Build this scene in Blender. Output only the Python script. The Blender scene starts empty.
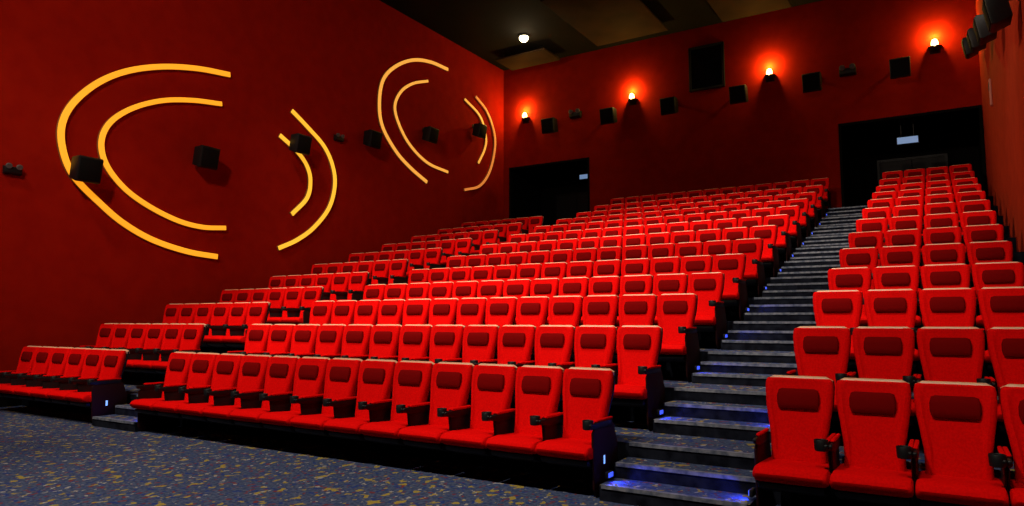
import bpy, bmesh, math, random
from mathutils import Vector, Matrix
random.seed(7)
C = bpy.context.scene.collection
PI = math.pi

# ------------------------------------------------------------------ camera
EYE = 1.6233
cam_d = bpy.data.cameras.new('camera'); cam = bpy.data.objects.new('camera', cam_d); C.objects.link(cam)
cam_d.sensor_width = 36.0; cam_d.lens = 699.14 / 1024 * 36.0
cam_d.clip_start = 0.05; cam_d.clip_end = 200
cam.location = (0, 0, EYE); cam.rotation_euler = (PI/2 + 0.0955, 0, 0.552)
bpy.context.scene.camera = cam

# ------------------------------------------------------------------ world / exposure
w = bpy.data.worlds.new('world'); bpy.context.scene.world = w; w.use_nodes = True
w.node_tree.nodes['Background'].inputs[0].default_value = (0.02, 0.008, 0.006, 1)
w.node_tree.nodes['Background'].inputs[1].default_value = 0.1
vs = bpy.context.scene.view_settings
vs.view_transform = 'Standard'; vs.look = 'None'; vs.exposure = 0.0; vs.gamma = 1.0; vs.use_curve_mapping = False

# room numbers
ROWS = [0, .4137, .8353, 1.2000, 1.5980, 1.9990, 2.4050, 2.8050, 3.1978, 3.5800, 3.9700, 4.3900, 4.8430]   # height of each tier
def ROWY(k): return 6.4071 + 1.391 * k       # top of the seat backs of row k
def EDGEY(k): return ROWY(k) - 1.167         # front edge of tier k
XL, XR, YB, YF, ZC = -15.1, 1.24, 23.86, -6.0, 11.95
S = 0.56                                      # seat spacing
MID_R, MID_N = -2.785, 13
LEFT_R, LEFT_N = -11.30, 6
RIGHT_L, RIGHT_N = -1.365, 4

# ------------------------------------------------------------------ house lights (recessed spots in the ceiling)
def spot(name, loc, target, power, size=60, blend=.6, radius=.25, color=(1, .86, .7)):
    d = bpy.data.lights.new(name, 'SPOT'); d.energy = power; d.spot_size = math.radians(size); d.spot_blend = blend
    d.shadow_soft_size = radius; d.color = color
    o = bpy.data.objects.new(name, d); C.objects.link(o); o.location = loc
    o.rotation_euler = (Vector(target) - Vector(loc)).to_track_quat('-Z', 'Y').to_euler()
    return o
def point(name, loc, power, color, radius=.03):
    d = bpy.data.lights.new(name, 'POINT'); d.energy = power; d.color = color; d.shadow_soft_size = radius
    o = bpy.data.objects.new(name, d); C.objects.link(o); o.location = loc
    return o
HOUSE = [  # x, y, target x, y, z, power, cone
    (-9.0, -1.0, -8.5, 6.5, .5, 3900, 58), (-4.5, -1.0, -4.0, 6.5, .5, 3100, 58), (-0.2, -1.0, -0.4, 6.5, .5, 1450, 44),
    (-9.0, 5.0, -8.5, 12.0, 2, 3200, 58), (-4.5, 5.0, -4.2, 12.0, 2, 3200, 58), (-0.2, 5.0, -0.4, 12., 2, 900, 42),
    (-9.0, 11.0, -8.2, 17.5, 4, 2500, 56), (-4.5, 11.0, -4.2, 17.5, 4, 2500, 56), (-0.2, 11.0, -0.4, 17.5, 4, 850, 42),
    (-12.2, 1.0, -12.9, 9.0, 1, 1300, 48), (-12.2, 8.0, -12.9, 15.0, 3, 1100, 46),
]
for hx, hy, tx, ty, tz, pw, cone in HOUSE:
    spot('house_light', (hx, hy, ZC - .12), (tx, ty, tz), pw, cone)
# unseen fill spots added to brighten the red walls
spot('wall_fill', (-5.0, -3.0, ZC - .2), (-15.0, 12.0, 4.5), 5600, 62, 1.0, .4, (1, .8, .6))
spot('wall_fill', (-9.0, 6.0, ZC - .2), (1.2, 18.0, 5.5), 5200, 50, 1.0, .4, (1, .8, .6))
spot('wall_fill', (-1.5, 4.0, ZC - .2), (-1.0, 23.8, 8.6), 650, 34, 1.0, .4, (1, .8, .6))
spot('wall_fill', (-6.0, 3.0, ZC - .2), (-8.5, 23.8, 5.5), 460, 54, 1.0, .4, (1, .8, .6))

# ------------------------------------------------------------------ materials
def mat(name, color, rough=.6, metal=0, spec=.3, sheen=0, emit=None, estr=0):
    m = bpy.data.materials.new(name); m.use_nodes = True
    b = m.node_tree.nodes['Principled BSDF']
    b.inputs['Base Color'].default_value = (*color, 1); b.inputs['Roughness'].default_value = rough
    b.inputs['Metallic'].default_value = metal; b.inputs['Specular IOR Level'].default_value = spec
    if sheen: b.inputs['Sheen Weight'].default_value = sheen
    if emit: b.inputs['Emission Color'].default_value = (*emit, 1); b.inputs['Emission Strength'].default_value = estr
    return m
def noisy(name, c0, c1, scale, rough=.8, spec=.2, bump=0, detail=4):
    m = mat(name, c0, rough, 0, spec); nt = m.node_tree; b = nt.nodes['Principled BSDF']
    tc = nt.nodes.new('ShaderNodeTexCoord'); n = nt.nodes.new('ShaderNodeTexNoise'); r = nt.nodes.new('ShaderNodeValToRGB')
    n.inputs['Scale'].default_value = scale; n.inputs['Detail'].default_value = detail
    r.color_ramp.elements[0].color = (*c0, 1); r.color_ramp.elements[1].color = (*c1, 1)
    r.color_ramp.elements[0].position = .35; r.color_ramp.elements[1].position = .65
    nt.links.new(tc.outputs['Object'], n.inputs['Vector']); nt.links.new(n.outputs['Fac'], r.inputs['Fac'])
    nt.links.new(r.outputs['Color'], b.inputs['Base Color'])
    if bump:
        bp = nt.nodes.new('ShaderNodeBump'); bp.inputs['Strength'].default_value = bump; bp.inputs['Distance'].default_value = .01
        nt.links.new(n.outputs['Fac'], bp.inputs['Height']); nt.links.new(bp.outputs['Normal'], b.inputs['Normal'])
    return m
def carpet(name, base0, base1):
    m = mat(name, base0, .95, 0, .1); nt = m.node_tree; b = nt.nodes['Principled BSDF']; L = nt.links.new
    tc = nt.nodes.new('ShaderNodeTexCoord')
    def noise(scale, off, sx=1, sy=1):
        mp = nt.nodes.new('ShaderNodeMapping'); mp.inputs['Location'].default_value = (off, off*1.7, off*.3)
        mp.inputs['Scale'].default_value = (sx, sy, 1)
        n = nt.nodes.new('ShaderNodeTexNoise'); n.inputs['Scale'].default_value = scale; n.inputs['Detail'].default_value = 1.5
        L(tc.outputs['Object'], mp.inputs['Vector']); L(mp.outputs['Vector'], n.inputs['Vector']); return n.outputs['Fac']
    def step(fac, lo, hi):
        r = nt.nodes.new('ShaderNodeMapRange'); r.inputs['From Min'].default_value = lo; r.inputs['From Max'].default_value = hi
        L(fac, r.inputs['Value']); return r.outputs['Result']
    def mix(fac, a, c):
        x = nt.nodes.new('ShaderNodeMix'); x.data_type = 'RGBA'; L(fac, x.inputs['Factor'])
        if isinstance(a, tuple): x.inputs['A'].default_value = (*a, 1)
        else: L(a, x.inputs['A'])
        x.inputs['B'].default_value = (*c, 1); return x.outputs['Result']
    col = mix(step(noise(26, 0), .4, .6), base0, base1)
    col = mix(step(noise(13, 3.1), .60, .64), col, (.012, .03, .14))
    col = mix(step(noise(15, 9.3, 1, .75), .635, .66), col, (.12, .025, .03))
    col = mix(step(noise(11, 5.2, 1, .7), .625, .65), col, (.24, .18, .035))
    col = mix(step(noise(17, 14.8, 1, .7), .665, .69), col, (.24, .23, .22))
    L(col, b.inputs['Base Color'])
    return m
M = dict(
    fabric=noisy('red seat fabric', (.60, .0012, .001), (.72, .002, .0015), 60, .85, .04, .05),
    leather=mat('maroon head pad', (.15, .001, .001), .85, 0, .03),
    black=mat('black plastic', (.006, .006, .007), .5, 0, .25),
    rim=mat('pale seat rim', (.70, .40, .25), .4, 0, .5),
    endpan=mat('dark end panel', (.016, .0025, .0025), .6, 0, .12),
    metal=mat('black steel', (.008, .008, .009), .4, .6, .4),
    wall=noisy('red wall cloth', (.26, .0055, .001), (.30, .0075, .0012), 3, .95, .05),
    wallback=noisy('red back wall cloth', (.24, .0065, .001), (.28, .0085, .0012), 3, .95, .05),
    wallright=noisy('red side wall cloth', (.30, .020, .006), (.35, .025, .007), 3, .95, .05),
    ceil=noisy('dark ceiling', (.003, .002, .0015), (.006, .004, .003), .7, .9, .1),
    darkwall=mat('black wall paint', (.004, .0035, .0035), .9, 0, .05),
    carpet=carpet('speckled navy carpet', (.023, .037, .088), (.054, .072, .132)),
    panel=noisy('brown ceiling glow board', (.020, .010, .005), (.034, .017, .008), 1.2, .85, .1),  # brown tone of the boards that stand for ceiling glow
    riser=noisy('shade-painted riser carpet', (.003, .0035, .007), (.010, .012, .020), 9, .95, .05),  # carpet darkened in colour, as risers catch only grazing light
    nosing=noisy('worn step nosing', (.06, .075, .115), (.19, .20, .24), 14, .7, .2),
    door=mat('black door', (.006, .006, .007), .5, 0, .2),
    chrome=mat('dull steel', (.35, .35, .36), .3, 1, .5),
    grille=noisy('speaker grille', (.002, .002, .002), (.005, .005, .005), 90, .8, .1),
    white=mat('grey white plastic', (.10, .09, .09), .5, 0, .2),
    housing=mat('brass strip housing', (.35, .16, .04), .45, .3, .4),
    bulb=mat('warm bulb', (1, .8, .4), .4, 0, .2, 0, (1, .66, .20), 8),
    lamp=mat('downlight lens', (1, .9, .7), .4, 0, .2, 0, (1, .86, .5), 9),
    sign=mat('lit exit sign face', (.4, .5, .6), .4, 0, .2, 0, (.14, .27, .50), .7),
    blue=mat('blue step light lens', (.1, .2, .9), .4, 0, .2, 0, (.05, .10, 1), 1.1),
    paleblue=mat('pale blue aisle light lens', (.3, .5, .9), .4, 0, .2, 0, (.2, .42, 1), 1.2),
    port=mat('dark glass', (.004, .005, .007), .1, 0, .5),
    screen=mat('grey screen', (.10, .10, .10), .9, 0, .05),
)

# ------------------------------------------------------------------ mesh helpers
class MB:
    def __init__(s): s.v = []; s.f = []
    def add(s, vs_, fs_):
        o = len(s.v); s.v += [tuple(p) for p in vs_]; s.f += [tuple(i + o for i in f) for f in fs_]
        return s
    def box(s, x0, x1, y0, y1, z0, z1):
        return s.add([(x0,y0,z0),(x1,y0,z0),(x1,y1,z0),(x0,y1,z0),(x0,y0,z1),(x1,y0,z1),(x1,y1,z1),(x0,y1,z1)],
                     [(0,3,2,1),(4,5,6,7),(0,1,5,4),(1,2,6,5),(2,3,7,6),(3,0,4,7)])
    def loft(s, rings):
        n = len(rings[0]); vs_ = [p for r in rings for p in r]; fs_ = []
        for i in range(len(rings) - 1):
            for j in range(n):
                a, b_ = i*n + j, i*n + (j+1) % n
                fs_.append((a, b_, b_ + n, a + n))
        fs_.append(tuple(range(n - 1, -1, -1))); fs_.append(tuple(range((len(rings)-1)*n, len(rings)*n)))
        return s.add(vs_, fs_)
    def prism_x(s, prof, x0, x1):            # prof: (y, z) polygon
        return s.loft([[(x0, y, z) for y, z in prof], [(x1, y, z) for y, z in prof]])
    def lathe(s, prof, n=20, c=(0, 0, 0)):   # prof: (r, z) going up
        rings = [[(c[0] + r*math.cos(2*PI*j/n), c[1] + r*math.sin(2*PI*j/n), c[2] + z) for j in range(n)] for r, z in prof]
        return s.loft(rings)
    def mesh(s, name, m, bevel=0, seg=2, smooth=True):
        me = bpy.data.meshes.new(name); me.from_pydata(s.v, [], s.f); bm = bmesh.new(); bm.from_mesh(me)
        bmesh.ops.recalc_face_normals(bm, faces=bm.faces)
        if bevel:
            es = [e for e in bm.edges if len(e.link_faces) == 2 and e.calc_face_angle(0) > .6]
            bmesh.ops.bevel(bm, geom=es, offset=bevel, segments=seg, profile=.5, affect='EDGES', clamp_overlap=True)
        for f in bm.faces: f.smooth = smooth
        if smooth:
            for e in bm.edges:
                if len(e.link_faces) == 2 and e.calc_face_angle(0) > .7: e.smooth = False
        bm.to_mesh(me); bm.free(); me.materials.append(m); return me
def put(name, me, parent=None, loc=(0, 0, 0), rot=(0, 0, 0), label=None):
    o = bpy.data.objects.new(name, me); C.objects.link(o); o.location = loc; o.rotation_euler = rot
    if parent: o.parent = parent
    if label: o['label'] = label
    return o
def thing(name, label, cat, loc=(0, 0, 0), rot=(0, 0, 0), group=None):
    o = bpy.data.objects.new(name, None); C.objects.link(o); o.location = loc; o.rotation_euler = rot
    o.empty_display_size = .1
    o['label'] = label; o['category'] = cat
    if group: o['group'] = group
    return o
def struct(name, mb, m, parent=None, smooth=False):
    o = put(name, mb.mesh(name, m, smooth=smooth), parent)
    if not parent: o['kind'] = 'structure'
    return o
def copy_tree(o, parent=None):
    c = o.copy(); C.objects.link(c)
    if parent: c.parent = parent
    for ch in list(o.children): copy_tree(ch, c)
    return c

# ------------------------------------------------------------------ the room
b = MB(); b.box(XL - .3, XR + .3, YF - .3, EDGEY(1), -.3, 0); struct('floor', b, M['carpet'])
# tiers: carpeted treads, risers coloured darker to paint in their shade
def shade_risers(o, up, side):
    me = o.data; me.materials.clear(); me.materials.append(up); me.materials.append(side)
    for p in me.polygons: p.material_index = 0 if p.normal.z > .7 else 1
def stair_profile(edges, y_end, z_base):     # edges: list of (y, z) of tread fronts, ascending
    pr = [(edges[0][0], z_base)]
    zprev = z_base
    for y, z in edges:
        pr += [(y, zprev), (y, z)] if pr[-1] != (y, zprev) else [(y, z)]
        zprev = z
    pr += [(y_end, zprev), (y_end, z_base)]
    return pr
tiers = [(EDGEY(k), ROWS[k]) for k in range(1, 13)]
AL0, AL1 = LEFT_R + .04, MID_R - MID_N*S - .04
AR0, AR1 = MID_R + .05, RIGHT_L - .05
for x0, x1 in ((XL - .2, AL0), (AL1, AR0), (AR1, XR + .2)):
    b = MB(); b.prism_x(stair_profile(tiers, YB + .1, -.3), x0, x1)
    shade_risers(struct('floor_tiers', b, M['carpet']), M['carpet'], M['riser'])
steps = []
for k in range(1, 13):
    r = ROWS[k] - ROWS[k-1]
    steps += [(EDGEY(k) - .68, ROWS[k-1] + r/3), (EDGEY(k) - .34, ROWS[k-1] + 2*r/3), (EDGEY(k), ROWS[k])]
for x0, x1 in ((AL0, AL1), (AR0, AR1)):
    b = MB(); b.prism_x(stair_profile(steps, YB + .1, -.3), x0, x1)
    shade_risers(struct('floor_stairs', b, M['carpet']), M['carpet'], M['riser'])
for x0, x1 in ((AL0, AL1), (AR0, AR1)):
    b = MB()
    for y, z in steps: b.box(x0 + .02, x1 - .02, y - .012, y + .035, z - .028, z + .006)
    struct('trim_nosings', b, M['nosing'])
b = MB(); b.box(XL, XL + .03, YF, EDGEY(1), 0, .5); struct('dark_strip_left', b, M['darkwall'])  # black strip added to darken the foot of the wall
LDX0, LDX1, RDX0, RDX1 = -14.80, -11.25, -2.54, 1.20       # the two dark entrances in the back wall
ZD = 7.75
b = MB(); b.box(XL - .25, XL, YF, YB + .25, -.3, ZC); struct('wall_left', b, M['wall'])
b = MB(); b.box(XR, XR + .25, YF, YB + .25, -.3, ZC); struct('wall_right', b, M['wallright'])
b = MB()
b.box(XL, LDX0, YB, YB + .25, 0, ZC); b.box(LDX0, LDX1, YB, YB + .25, ZD, ZC); b.box(LDX1, RDX0, YB, YB + .25, 0, ZC)
b.box(RDX0, XR, YB, YB + .25, ZD, ZC)
struct('wall_back', b, M['wallback'])
b = MB(); b.box(XL - .25, XR + .25, YF - .25, YF, -.3, ZC); struct('wall_front', b, M['darkwall'])
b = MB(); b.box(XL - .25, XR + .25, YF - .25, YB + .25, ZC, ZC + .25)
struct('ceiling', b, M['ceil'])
# entrances: recessed black lobbies with double doors
for n, (x0, x1) in enumerate(((LDX0, LDX1), (RDX0, RDX1))):
    b = MB(); y0, y1, zf = YB + .25, YB + 2.6, ROWS[12]
    b.box(x0 - .1, x0, y0, y1, zf - .1, ZD + .1); b.box(x1, x1 + .1, y0, y1, zf - .1, ZD + .1)
    b.box(x0 - .1, x1 + .1, y1, y1 + .1, zf - .1, ZD + .1); b.box(x0, x1, y0, y1, ZD, ZD + .1)
    struct('wall_lobby', b, M['darkwall'])
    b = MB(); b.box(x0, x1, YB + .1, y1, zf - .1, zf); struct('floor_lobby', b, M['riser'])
    xm = (x0 + x1) / 2
    b = MB(); b.box(xm - .95, xm - .012, y1 - .06, y1, zf, zf + 2.1); b.box(xm + .012, xm + .95, y1 - .06, y1, zf, zf + 2.1)
    d = struct('door_%d' % (n + 1), b, M['door'])
    b = MB()
    b.box(xm - 1.02, xm - .95, y1 - .08, y1, zf, zf + 2.17); b.box(xm + .95, xm + 1.02, y1 - .08, y1, zf, zf + 2.17); b.box(xm - .95, xm + .95, y1 - .08, y1, zf + 2.1, zf + 2.17)
    struct('door_frame', b, M['metal'], d)
    b = MB(); b.box(xm - .8, xm - .15, y1 - .12, y1 - .06, zf + .98, zf + 1.03); b.box(xm + .15, xm + .8, y1 - .12, y1 - .06, zf + .98, zf + 1.03)
    struct('door_handle', b, M['chrome'], d)
# black reveal round each entrance
for n, (x0, x1) in enumerate(((LDX0, LDX1), (RDX0, RDX1))):
    b = MB(); b.box(x0 - .02, x0 + .05, YB - .03, YB + .27, ROWS[12], ZD + .05); b.box(x1 - .05, min(x1 + .02, XR), YB - .03, YB + .27, ROWS[12], ZD + .05)
    b.box(x0 + .05, x1 - .05, YB - .03, YB + .27, ZD - .03, ZD + .05)
    struct('trim_%d' % (n + 1), b, M['darkwall'])

# ------------------------------------------------------------------ cinema seat
def rrect(cx, cy, hx, hy, r, z, n=4, shear=0):
    pts = []
    for sx, sy, a0 in ((1, 1, 0), (-1, 1, PI/2), (-1, -1, PI), (1, -1, 1.5*PI)):
        for i in range(n + 1):
            a = a0 + PI/2*i/n
            pts.append((cx + sx*(hx - r) + r*math.cos(a), cy + sy*(hy - r) + r*math.sin(a), z))
    return pts
def seat_meshes():
    me = {}
    # cushion: waterfall front, crowned top (profile along y, sections along x)
    def prof(k, crown):
        t = crown
        base = [(-.02, .335), (-.40, .325), (-.50, .335), (-.535, .365), (-.545, .405), (-.53, .44), (-.495, .458), (-.40, .462), (-.25, .45), (-.02, .435)]
        return [(y*1.19 + .003, .395 + (z - .375)*t) for y, z in base]
    b = MB(); rings = []
    for x, t, sh in ((-.272, .60, .02), (-.262, .84, .008), (-.235, .97, 0), (-.15, 1.0, 0), (0, 1.03, 0), (.15, 1.0, 0), (.235, .97, 0), (.262, .84, .008), (.272, .60, .02)):
        rings.append([(x, y + (sh if y < -.3 else -sh if y > -.1 else 0), z) for y, z in prof(0, t)])
    b.loft(rings); me['cushion'] = b.mesh('cushion', M['fabric'])
    b = MB(); b.prism_x([(-.03, .25), (-.42, .25), (-.57, .30), (-.58, .345), (-.03, .345)], -.245, .245)
    me['pan'] = b.mesh('cushion_pan', M['black'], .012)
    # backrest: wide at the shoulders, narrow at the arms, dished front
    b = MB(); rings = []
    H = [(.40, .215, .045), (.43, .220, .060), (.52, .216, .070), (.64, .220, .070), (.76, .238, .064), (.90, .262, .056), (1.02, .271, .050), (1.085, .270, .044), (1.118, .262, .034), (1.128, .245, .020)]
    def lean(z): return -.155 + (z - .40) * .185
    for z, hw, th in H:
        ring = rrect(0, lean(z), hw, th, min(.045, th*.9), z, 4)
        out = []
        for x, y, zz in ring:
            out.append((x, y, zz))
        # dish the front: extra points on the front side
        front = [p for p in out]
        k = 15   # last arc starts at 15: between the third and fourth corners lies the front edge
        pts = out[:k] + [(hw*t, lean(z) - th + .020*min(1, (1 - abs(t))*4)*(1 if .45 < z < 1.09 else .3), z) for t in (-.72, -.6, -.3, 0, .3, .6, .72)] + out[k:]
        rings.append(pts)
    b.loft(rings); me['backrest'] = b.mesh('backrest', M['fabric'])
    # head pad
    b = MB(); rings = []
    for z, hw, th in ((.875, .13, .006), (.885, .155, .016), (.93, .168, .024), (.99, .168, .024), (1.035, .155, .016), (1.045, .13, .006)):
        rings.append(rrect(0, lean(z) - .046, hw, th, th*.9, z, 3))
    b.loft(rings); me['headrest'] = b.mesh('headrest', M['leather'])
    # hard shell behind, with the pale rim along its top
    b = MB(); rings = []
    for z, hw in ((.30, .20), (.42, .200), (.64, .208), (.90, .262), (1.06, .273), (1.115, .268)):
        rings.append(rrect(0, lean(z) + .062, hw, .014, .012, z, 2))
    b.loft(rings); me['shell'] = b.mesh('back_shell', M['black'])
    b = MB(); rings = []
    for x in [-.262 + .0524*i for i in range(11)]:
        u = abs(x)/.262; dz = -.028*max(0, u - .82)/.18; yy = lean(1.13) + .040
        rings.append([(x, yy - .036, 1.122 + dz), (x, yy - .028, 1.139 + dz), (x, yy, 1.146 + dz), (x, yy + .034, 1.138 + dz), (x, yy + .036, 1.108 + dz), (x, yy, 1.106 + dz)])
    b.loft(rings); me['rim'] = b.mesh('top_rim', M['rim'])
    # arm between two seats
    b = MB(); b.prism_x([(-.07, .60), (-.42, .60), (-.54, .63), (-.56, .655), (-.555, .675), (-.07, .675)], -.030, 0)
    me['arm'] = b.mesh('armrest', M['black'], .01)
    b = MB(); b.prism_x([(-.06, .673), (-.43, .673), (-.445, .685), (-.43, .70), (-.06, .696)], -.032, 0)
    me['pad'] = b.mesh('arm_pad', M['fabric'], .01)
    b = MB(); b.lathe([(.020, .605), (.046, .605), (.050, .62), (.052, .685), (.049, .689), (.043, .683), (.040, .62), (.010, .618)], 16, (-.053, -.515, .015))
    me['cup'] = b.mesh('cup_holder', M['black'])
    b = MB(); b.prism_x([(-.10, .22), (-.34, .26), (-.43, .40), (-.46, .615), (-.06, .615), (-.04, .30)], -.016, 0)
    me['standard'] = b.mesh('arm_panel', M['black'], .008)
    # aisle end panel, down to the tier
    b = MB(); b.prism_x([(.03, .0), (-.44, .0), (-.50, .08), (-.52, .59), (-.46, .635), (-.04, .635), (.05, .42)], -.024, 0)
    me['end'] = b.mesh('end_panel', M['endpan'], .012)
    b = MB(); b.box(-.004, .004, -.295, -.265, .28, .36); me['alight'] = b.mesh('aisle_light', M['paleblue'], .005)
    # wall bracket under the back, reaching the riser of the tier behind
    b = MB(); b.prism_x([(.160, .16), (.160, .30), (-.10, .32), (-.16, .26), (-.10, .22)], -.03, .03); b.box(-.06, .06, .145, .173, .10, .36)
    me['bracket'] = b.mesh('riser_bracket', M['metal'], .006)
    return me
SM = seat_meshes()
def add_arm(t, side, end=False, lit=False):
    # meshes hang inwards from the seat's own boundary, so the two halves of a shared arm meet there
    x, r = side*(S/2 - .001), (0, 0, 0)
    sfx = '' if side > 0 else '_left'
    a = put('armrest', SM['arm' + sfx], t, (x, 0, 0)); put('arm_pad', SM['pad' + sfx], a)
    if side > 0: put('cup_holder', SM['cup'], a)
    if not end: put('arm_panel', SM['standard' + sfx], t, (x, 0, 0))
    else:
        e = put('end_panel', SM['end' + sfx], t, (x, 0, 0))
        if lit: put('aisle_light', SM['alight' + sfx], e)
for key in ('arm', 'pad', 'standard', 'end', 'alight'):
    m2 = SM[key].copy()
    for v in m2.vertices: v.co.x *= -1
    m2.flip_normals(); SM[key + '_left'] = m2
def make_seat(kind):
    t = thing('cinema_seat', '', 'seat')
    c = put('seat_cushion', SM['cushion'], t); put('cushion_pan', SM['pan'], c)
    bk = put('backrest', SM['backrest'], t); put('headrest', SM['headrest'], bk, label='dark maroon head pad')
    sh = put('back_shell', SM['shell'], t); put('top_rim', SM['rim'], sh, label='pale top edge of the seat back')
    put('riser_bracket', SM['bracket'], t)
    add_arm(t, 1, kind[:9] == 'right_end', kind.endswith('lit')); add_arm(t, -1, kind[:8] == 'left_end', kind.endswith('lit'))
    return t
PROTO = {}
ORD = ['first', 'second', 'third', 'fourth', 'fifth', 'sixth', 'seventh', 'eighth', 'ninth', 'tenth', 'eleventh', 'twelfth', 'thirteenth']
def seat(kind, x, k, label, group):
    if k == 0 and kind != 'plain': kind += '_lit'
    if kind not in PROTO: t = PROTO[kind] = make_seat(kind)
    else: t = copy_tree(PROTO[kind])
    t.location = (x, ROWY(k) + .05, ROWS[k]); t['label'] = label; t['group'] = group
def rowname(k): return 'front row' if k == 0 else 'back row' if k == 12 else ORD[k] + ' row from the front'
for k in range(13):
    for n in range(MID_N):
        kind = 'right_end' if n == 0 else 'left_end' if n == MID_N - 1 else 'plain'
        where = 'end seat beside the wide stairs' if n == 0 else 'far end by left aisle' if n == MID_N - 1 else ORD[n] + ' from the wide stairs'
        seat(kind, MID_R - (n + .5)*S, k, 'red seat in middle block, %s, %s' % (rowname(k), where), 'red cinema seats in the middle block')
    for n in range(RIGHT_N):
        kind = 'left_end' if n == 0 else 'plain'
        where = ['end seat beside the stairs', 'second from the stairs', 'second from the right wall', 'against the right wall'][n]
        seat(kind, RIGHT_L + (n + .5)*S, k, 'red seat in right block, %s, %s' % (rowname(k), where), 'red cinema seats in the right block')
    if k <= 10:
        for n in range(LEFT_N):
            kind = 'right_end' if n == 0 else 'plain'
            where = 'end seat by the left aisle' if n == 0 else 'against the left wall' if n == LEFT_N - 1 else ORD[n] + ' from the left aisle'
            rn = 'rearmost row' if k == 10 else rowname(k)
            seat(kind, LEFT_R - (n + .5)*S, k, 'red seat in left block, %s, %s' % (rn, where), 'red cinema seats in the left block')

# ------------------------------------------------------------------ blue step lights at the sides of the stairs
b = MB(); b.box(-.008, .022, -.06, .06, -.03, .03); SL_h = b.mesh('housing', M['black'], .006)
b = MB(); b.box(.020, .030, -.045, .045, -.02, .02); SL_l = b.mesh('lens', M['blue'])
def step_light(x, k, rot, label, group, pw):
    r = ROWS[k] - ROWS[k-1]
    z = ROWS[k-1] + r/3 + .06; y = EDGEY(k) - .50
    t = thing('step_light', label, 'light', (x, y, z), (0, 0, rot), group)
    put('housing', SL_h, t); put('lens', SL_l, t)
    if pw: spot('step_glow', (x + math.cos(rot)*.034, y, z), (x + math.cos(rot)*1.0, y - .2, z - .28), pw, 150, .7, .015, (.05, .08, 1))
for k in range(1, 13):
    step_light(AR0 + .008, k, 0, 'small blue step light, left side of wide stairs, below %s row' % ORD[k], 'blue step lights', (16 if k == 1 else 9) if k <= 5 else 0)
    step_light(AR1 - .008, k, PI, 'small blue step light, right side of wide stairs, below %s row' % ORD[k], 'blue step lights', 14 if k <= 2 else 0)
for k in (1, 2):
    step_light(AL1 - .008, k, PI, 'small blue step light in the left aisle below %s row' % ORD[k], 'blue step lights', 12 if k == 1 else 0)

# ------------------------------------------------------------------ glowing arcs on the left wall
def arc_material(name, c, s):
    return mat(name, (.6, .3, .05), .5, 0, .2, 0, c, s)
ARC = {
    'gold': arc_material('gold light strip', (1, .36, .012), 1.0),
    'orange': arc_material('orange light strip', (1, .30, .015), .95),
    'yellow': arc_material('yellow light strip', (1, .50, .03), 1.0),
    'pale': arc_material('pale amber light strip', (1, .42, .06), .85),
    'dim': arc_material('dim amber light strip', (.75, .20, .04), .8),
}
def catmull(P, n=8):
    P = [Vector(p) for p in P]; P = [P[0]*2 - P[1]] + P + [P[-1]*2 - P[-2]]; out = []
    for i in range(1, len(P) - 2):
        for j in range(n):
            t = j/n
            out.append(.5*((2*P[i]) + (-P[i-1] + P[i+1])*t + (2*P[i-1] - 5*P[i] + 4*P[i+1] - P[i+2])*t*t + (-P[i-1] + 3*P[i] - 3*P[i+1] + P[i+2])*t**3))
    out.append(P[-2]); return out
def light_arc(P, key, wid, label):            # P: (y, z) points on the left wall
    pts = catmull(P); c = sum(pts, Vector((0, 0))) / len(pts)
    t = thing('wall_light_arc', label, 'wall light', (XL, c.x, c.y), (0, 0, 0), 'glowing arcs on the left wall')
    for nm, hw, d0, d1, m in (('housing', wid*.5, .0, .05, M['housing']), ('light_strip', wid*.5 - .006, .05, .085, ARC[key])):
        b = MB(); rings = []
        for i, p in enumerate(pts):
            tg = (pts[min(i+1, len(pts)-1)] - pts[max(i-1, 0)]).normalized(); nr = Vector((-tg.y, tg.x))
            a, e = p - c + nr*hw, p - c - nr*hw
            rings.append([(d0, a.x, a.y), (d1, a.x, a.y), (d1, e.x, e.y), (d0, e.x, e.y)])
        b.loft(rings); put(nm, b.mesh(nm, m, smooth=False), t)
light_arc([(10.85, 7.78), (9.96, 7.66), (9.08, 7.43), (8.3, 7.09), (7.69, 6.65), (7.22, 6.09), (7.02, 5.58), (7.06, 5.07), (7.3, 4.56), (7.83, 4.09), (8.37, 3.71), (9.05, 3.41), (9.91, 3.22), (10.7, 3.16)], 'gold', .135, 'large golden outer light arc, open to the right, nearest the front of left wall')
light_arc([(10.65, 6.97), (9.87, 6.85), (9.12, 6.64), (8.45, 6.29), (7.98, 5.86), (7.81, 5.4), (7.93, 4.93), (8.33, 4.49), (8.89, 4.17), (9.62, 3.92), (10.27, 3.84), (10.9, 3.89)], 'gold', .12, 'golden inner light arc inside the largest arc on the left wall')
light_arc([(12.84, 7.37), (13.38, 7.06), (14.04, 6.63), (14.4, 6.11), (14.5, 5.54), (14.29, 4.85), (13.74, 4.22), (13.15, 3.81), (12.54, 3.53)], 'yellow', .12, 'yellow outer light arc curving right, closing the front ring on left wall')
light_arc([(12.46, 6.59), (13.05, 6.28), (13.43, 5.93), (13.57, 5.52), (13.46, 5.02), (12.95, 4.5)], 'yellow', .12, 'short yellow inner light arc left of the front closing arc')
light_arc([(19.94, 10.76), (18.91, 10.71), (17.95, 10.47), (17.09, 9.98), (16.5, 9.36), (16.33, 8.57), (16.49, 7.81), (17.16, 7.13), (17.92, 6.71), (18.79, 6.38)], 'pale', .12, 'amber outer light arc open to the right in the rear ring')
light_arc([(18.78, 9.98), (17.97, 9.65), (17.36, 9.19), (17.07, 8.6), (17.33, 8.01), (17.91, 7.46), (18.83, 7.06), (19.99, 6.95)], 'pale', .10, 'thin amber inner light arc inside the rear open arc')
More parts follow.
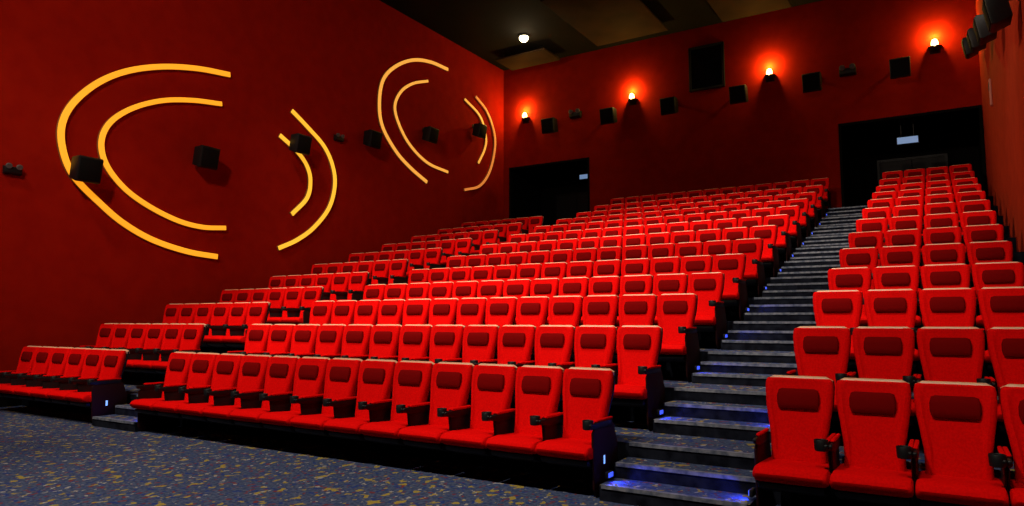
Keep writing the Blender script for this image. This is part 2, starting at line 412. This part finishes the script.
light_arc([(21.01, 9.94), (22.03, 9.54), (22.45, 8.84), (22.38, 8.32), (21.94, 7.66)], 'pale', .09, 'short thin inner light arc at the right of the rear ring')
light_arc([(21.75, 10.24), (22.52, 9.85), (23.03, 9.17), (23.1, 8.47), (22.74, 7.49), (22.05, 6.79), (21.05, 6.47)], 'dim', .10, 'thin dim amber outer light arc nearest the back wall')

# ------------------------------------------------------------------ loudspeakers
def speaker_meshes():
    me = {}
    b = MB(); b.prism_x([(.0, -.24), (-.30, -.30), (-.36, -.27), (-.36, .27), (-.30, .30), (0, .24)], -.27, .27); me['cab'] = b.mesh('cabinet', M['black'], .015)
    b = MB(); b.box(-.245, .245, -.375, -.355, -.25, .25); me['grille'] = b.mesh('grille', M['grille'], .008)
    b = MB(); b.box(-.03, .03, -.06, .16, .16, .21); b.box(-.06, .06, .145, .17, .13, .30); me['bracket'] = b.mesh('wall_bracket', M['metal'], .006)
    return me
SP = speaker_meshes()
def speaker(loc, rz, label, group, tilt=.18, sc=1.0):
    t = thing('loudspeaker', label, 'loudspeaker', loc, (0, 0, rz), group)
    put('wall_bracket', SP['bracket'], t, (0, -.17, 0))
    c = put('cabinet', SP['cab'], t, (0, -.19, 0), (tilt, 0, 0)); put('grille', SP['grille'], c)
    t.scale = (sc, sc, sc)
LEFT_SP = [(7.41, 3.09), (10.11, 3.88), (12.95, 4.82), (15.78, 5.59), (18.64, 6.38), (21.64, 7.23)]
for i, (y, z) in enumerate(LEFT_SP):
    speaker((XL, y, z + EYE), PI/2, 'black loudspeaker on the left wall, %s from the front' % (ORD[i] if i else 'nearest one'), 'loudspeakers on the left wall', sc=.88)
for i, (y, z) in enumerate(LEFT_SP[2:]):
    speaker((XR, y, z + EYE), -PI/2, 'black loudspeaker high on the right wall, %s' % ['nearest the camera', 'second from the camera', 'second from the back wall', 'closest to the back wall'][i], 'loudspeakers on the right wall', sc=.8)
for i, x in enumerate((-12.75, -10.26, -7.93, -5.52, -3.22, -.76)):
    speaker((x, YB, 7.57 + EYE), 0, 'black loudspeaker on the back wall, %s' % ['over the left entrance', 'just right of the left entrance', 'left below the dark projection window', 'right below the dark projection window', 'left of the right entrance', 'over the right entrance'][i], 'loudspeakers on the back wall')

# ------------------------------------------------------------------ sconces: half bowls throwing light up the back wall
def sconce_meshes():
    me = {}
    b = MB(); n = 14; rings = []
    for r, z in ((.03, -.16), (.10, -.13), (.16, -.06), (.19, .03), (.17, .03), (.14, -.04), (.08, -.09)):
        rings.append([(r*math.cos(PI + PI*j/(n-1)), r*math.sin(PI + PI*j/(n-1)), z) for j in range(n)])
    vs_ = [p for r in rings for p in r]; fs_ = []
    for i in range(len(rings) - 1):
        for j in range(n - 1): fs_.append((i*n + j, i*n + j + 1, (i+1)*n + j + 1, (i+1)*n + j))
    b.add(vs_, fs_); me['bowl'] = b.mesh('bowl', M['endpan'])
    b = MB(); b.box(-.14, .14, -.012, 0, -.18, .04); me['plate'] = b.mesh('back_plate', M['endpan'], .005)
    b = MB(); b.lathe([(.02, -.06), (.06, -.04), (.095, .03), (.10, .12), (.07, .21), (.02, .24)], 14, (0, -.10, 0)); me['bulb'] = b.mesh('bulb', M['bulb'])
    return me
SC = sconce_meshes()
for i, x in enumerate((-14.03, -9.43, -4.56, .16)):
    z = 8.10 + EYE
    t = thing('wall_sconce', 'glowing amber uplight on the back wall, %s' % ['over the left entrance in the corner', 'left of the dark projection window', 'midway along, right of the projection window', 'above the right entrance'][i], 'wall lamp', (x, YB, z), (0, 0, 0), 'uplights on the back wall')
    put('back_plate', SC['plate'], t); put('bowl', SC['bowl'], t); put('bulb', SC['bulb'], t)
    point('sconce_light', (x, YB - .15, z + .34), 120, (1, .66, .12), .05)

# ------------------------------------------------------------------ exit signs
for i, (x, z, wd, ht) in enumerate(((-11.62, 5.55, .46, .17), (-.69, 5.50, .56, .20))):
    t = thing('exit_sign', 'lit pale blue sign hanging in the dark %s entrance' % ('left' if i == 0 else 'right'), 'sign', (x, YB + .45, z + EYE), (0, 0, 0), None)
    b = MB(); b.box(-wd/2 - .02, wd/2 + .02, -.03, .05, -ht/2 - .02, ht/2 + .02); put('housing', b.mesh('housing', M['metal'], .006), t)
    b = MB(); b.box(-wd/2, wd/2, -.04, -.028, -ht/2, ht/2); put('lit_face', b.mesh('lit_face', M['sign']), t)
    b = MB(); b.box(-wd*.3 - .01, -wd*.3 + .01, 0, .02, ht/2, ZD - z - EYE); b.box(wd*.3 - .01, wd*.3 + .01, 0, .02, ht/2, ZD - z - EYE)
    put('hanger', b.mesh('hanger', M['metal']), t)

# ------------------------------------------------------------------ projection window, small wall units, ceiling
t = thing('projection_window', 'large dark projection window high in the middle of the back wall', 'window', (-6.66, YB, 8.82 + EYE))
b = MB(); b.box(-.62, -.54, -.10, 0, -.80, .80); b.box(.54, .62, -.10, 0, -.80, .80); b.box(-.54, .54, -.10, 0, .72, .80); b.box(-.54, .54, -.10, 0, -.80, -.72)
put('frame', b.mesh('frame', M['black'], .01), t)
b = MB(); b.box(-.55, .55, -.04, -.02, -.73, .73); put('glass', b.mesh('glass', M['port']), t)
def wall_unit(loc, rz, label, sc=1.0):
    t = thing('emergency_light', label, 'light', loc, (0, 0, rz), 'small emergency lights on the walls')
    b = MB(); b.prism_x([(0, -.12), (-.10, -.12), (-.14, -.08), (-.14, .06), (0, .10)], -.20, .20); put('housing', b.mesh('housing', M['black'], .012), t)
    for sx in (-1, 1):
        b = MB(); b.lathe([(.03, -.05), (.06, -.04), (.075, .03), (.06, .04), (.02, .035)], 12)
        put('lamp_head', b.mesh('lamp_head', M['white']), t, (sx*.12, -.15, .08), (PI/2 + .3, 0, 0))
    t.scale = (sc, sc, sc)
wall_unit((XL, 6.20, 2.86 + EYE), PI/2, 'small twin-head emergency light at the near end of the left wall', .75)
wall_unit((XL, 14.62, 5.38 + EYE), PI/2, 'small twin-head emergency light between loudspeakers on the left wall', .8)
wall_unit((-11.76, YB, 7.92 + EYE), 0, 'small grey unit on back wall over the left entrance', 1.2)
wall_unit((-2.21, YB, 7.82 + EYE), 0, 'small grey unit on back wall above edge of the right entrance', 1.2)
t = thing('wall_plate', 'slim pale wall unit on the red right wall', 'wall unit', (XR, 20.0, 5.45 + EYE), (0, 0, -PI/2))  # plain plate put where a pale vertical streak shows
b = MB(); b.box(-.07, .07, -.05, 0, -.33, .33); put('cover', b.mesh('cover', mat('pink grey cover', (.5, .16, .12), .5), .015), t)
b = MB(); b.box(-.045, .045, -.058, -.048, .05, .25); put('grille', b.mesh('grille', M['black'], .003), t)
t = thing('ceiling_light', 'bright round downlight in the dark ceiling above the left rear seats', 'ceiling light', (-12.55, 21.2, ZC))
b = MB(); b.lathe([(.12, 0), (.20, 0), (.22, -.03), (.20, -.05), (.15, -.05), (.12, -.01)][::-1], 20); put('ring', b.mesh('ring', M['metal']), t)
b = MB(); b.lathe([(.02, -.24), (.09, -.22), (.15, -.16), (.17, -.09), (.15, -.03)], 20); put('lens', b.mesh('lens', M['lamp']), t)
point('downlight', (-12.55, 21.2, ZC - .42), 32, (1, .80, .45), .1)

for x0, x1, y0, y1, lb in ((-10.4, -7.7, 18.6, 22.9, 'wide brown panel standing for ceiling glow, left of projection window'), (-5.9, -3.7, 19.5, 23.2, 'brown panel standing for ceiling glow, right of projection window'), (-14.4, -12.2, 22.1, 23.4, 'narrow brown panel standing for ceiling glow behind the bright downlight')):  # boards added, coloured brown to stand for patches of light on the ceiling
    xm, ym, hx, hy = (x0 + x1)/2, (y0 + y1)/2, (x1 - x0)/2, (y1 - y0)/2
    t = thing('ceiling_glow_panel', lb, 'ceiling panel', (xm, ym, ZC - .28), (0, 0, 0), 'added panels standing for ceiling glow')
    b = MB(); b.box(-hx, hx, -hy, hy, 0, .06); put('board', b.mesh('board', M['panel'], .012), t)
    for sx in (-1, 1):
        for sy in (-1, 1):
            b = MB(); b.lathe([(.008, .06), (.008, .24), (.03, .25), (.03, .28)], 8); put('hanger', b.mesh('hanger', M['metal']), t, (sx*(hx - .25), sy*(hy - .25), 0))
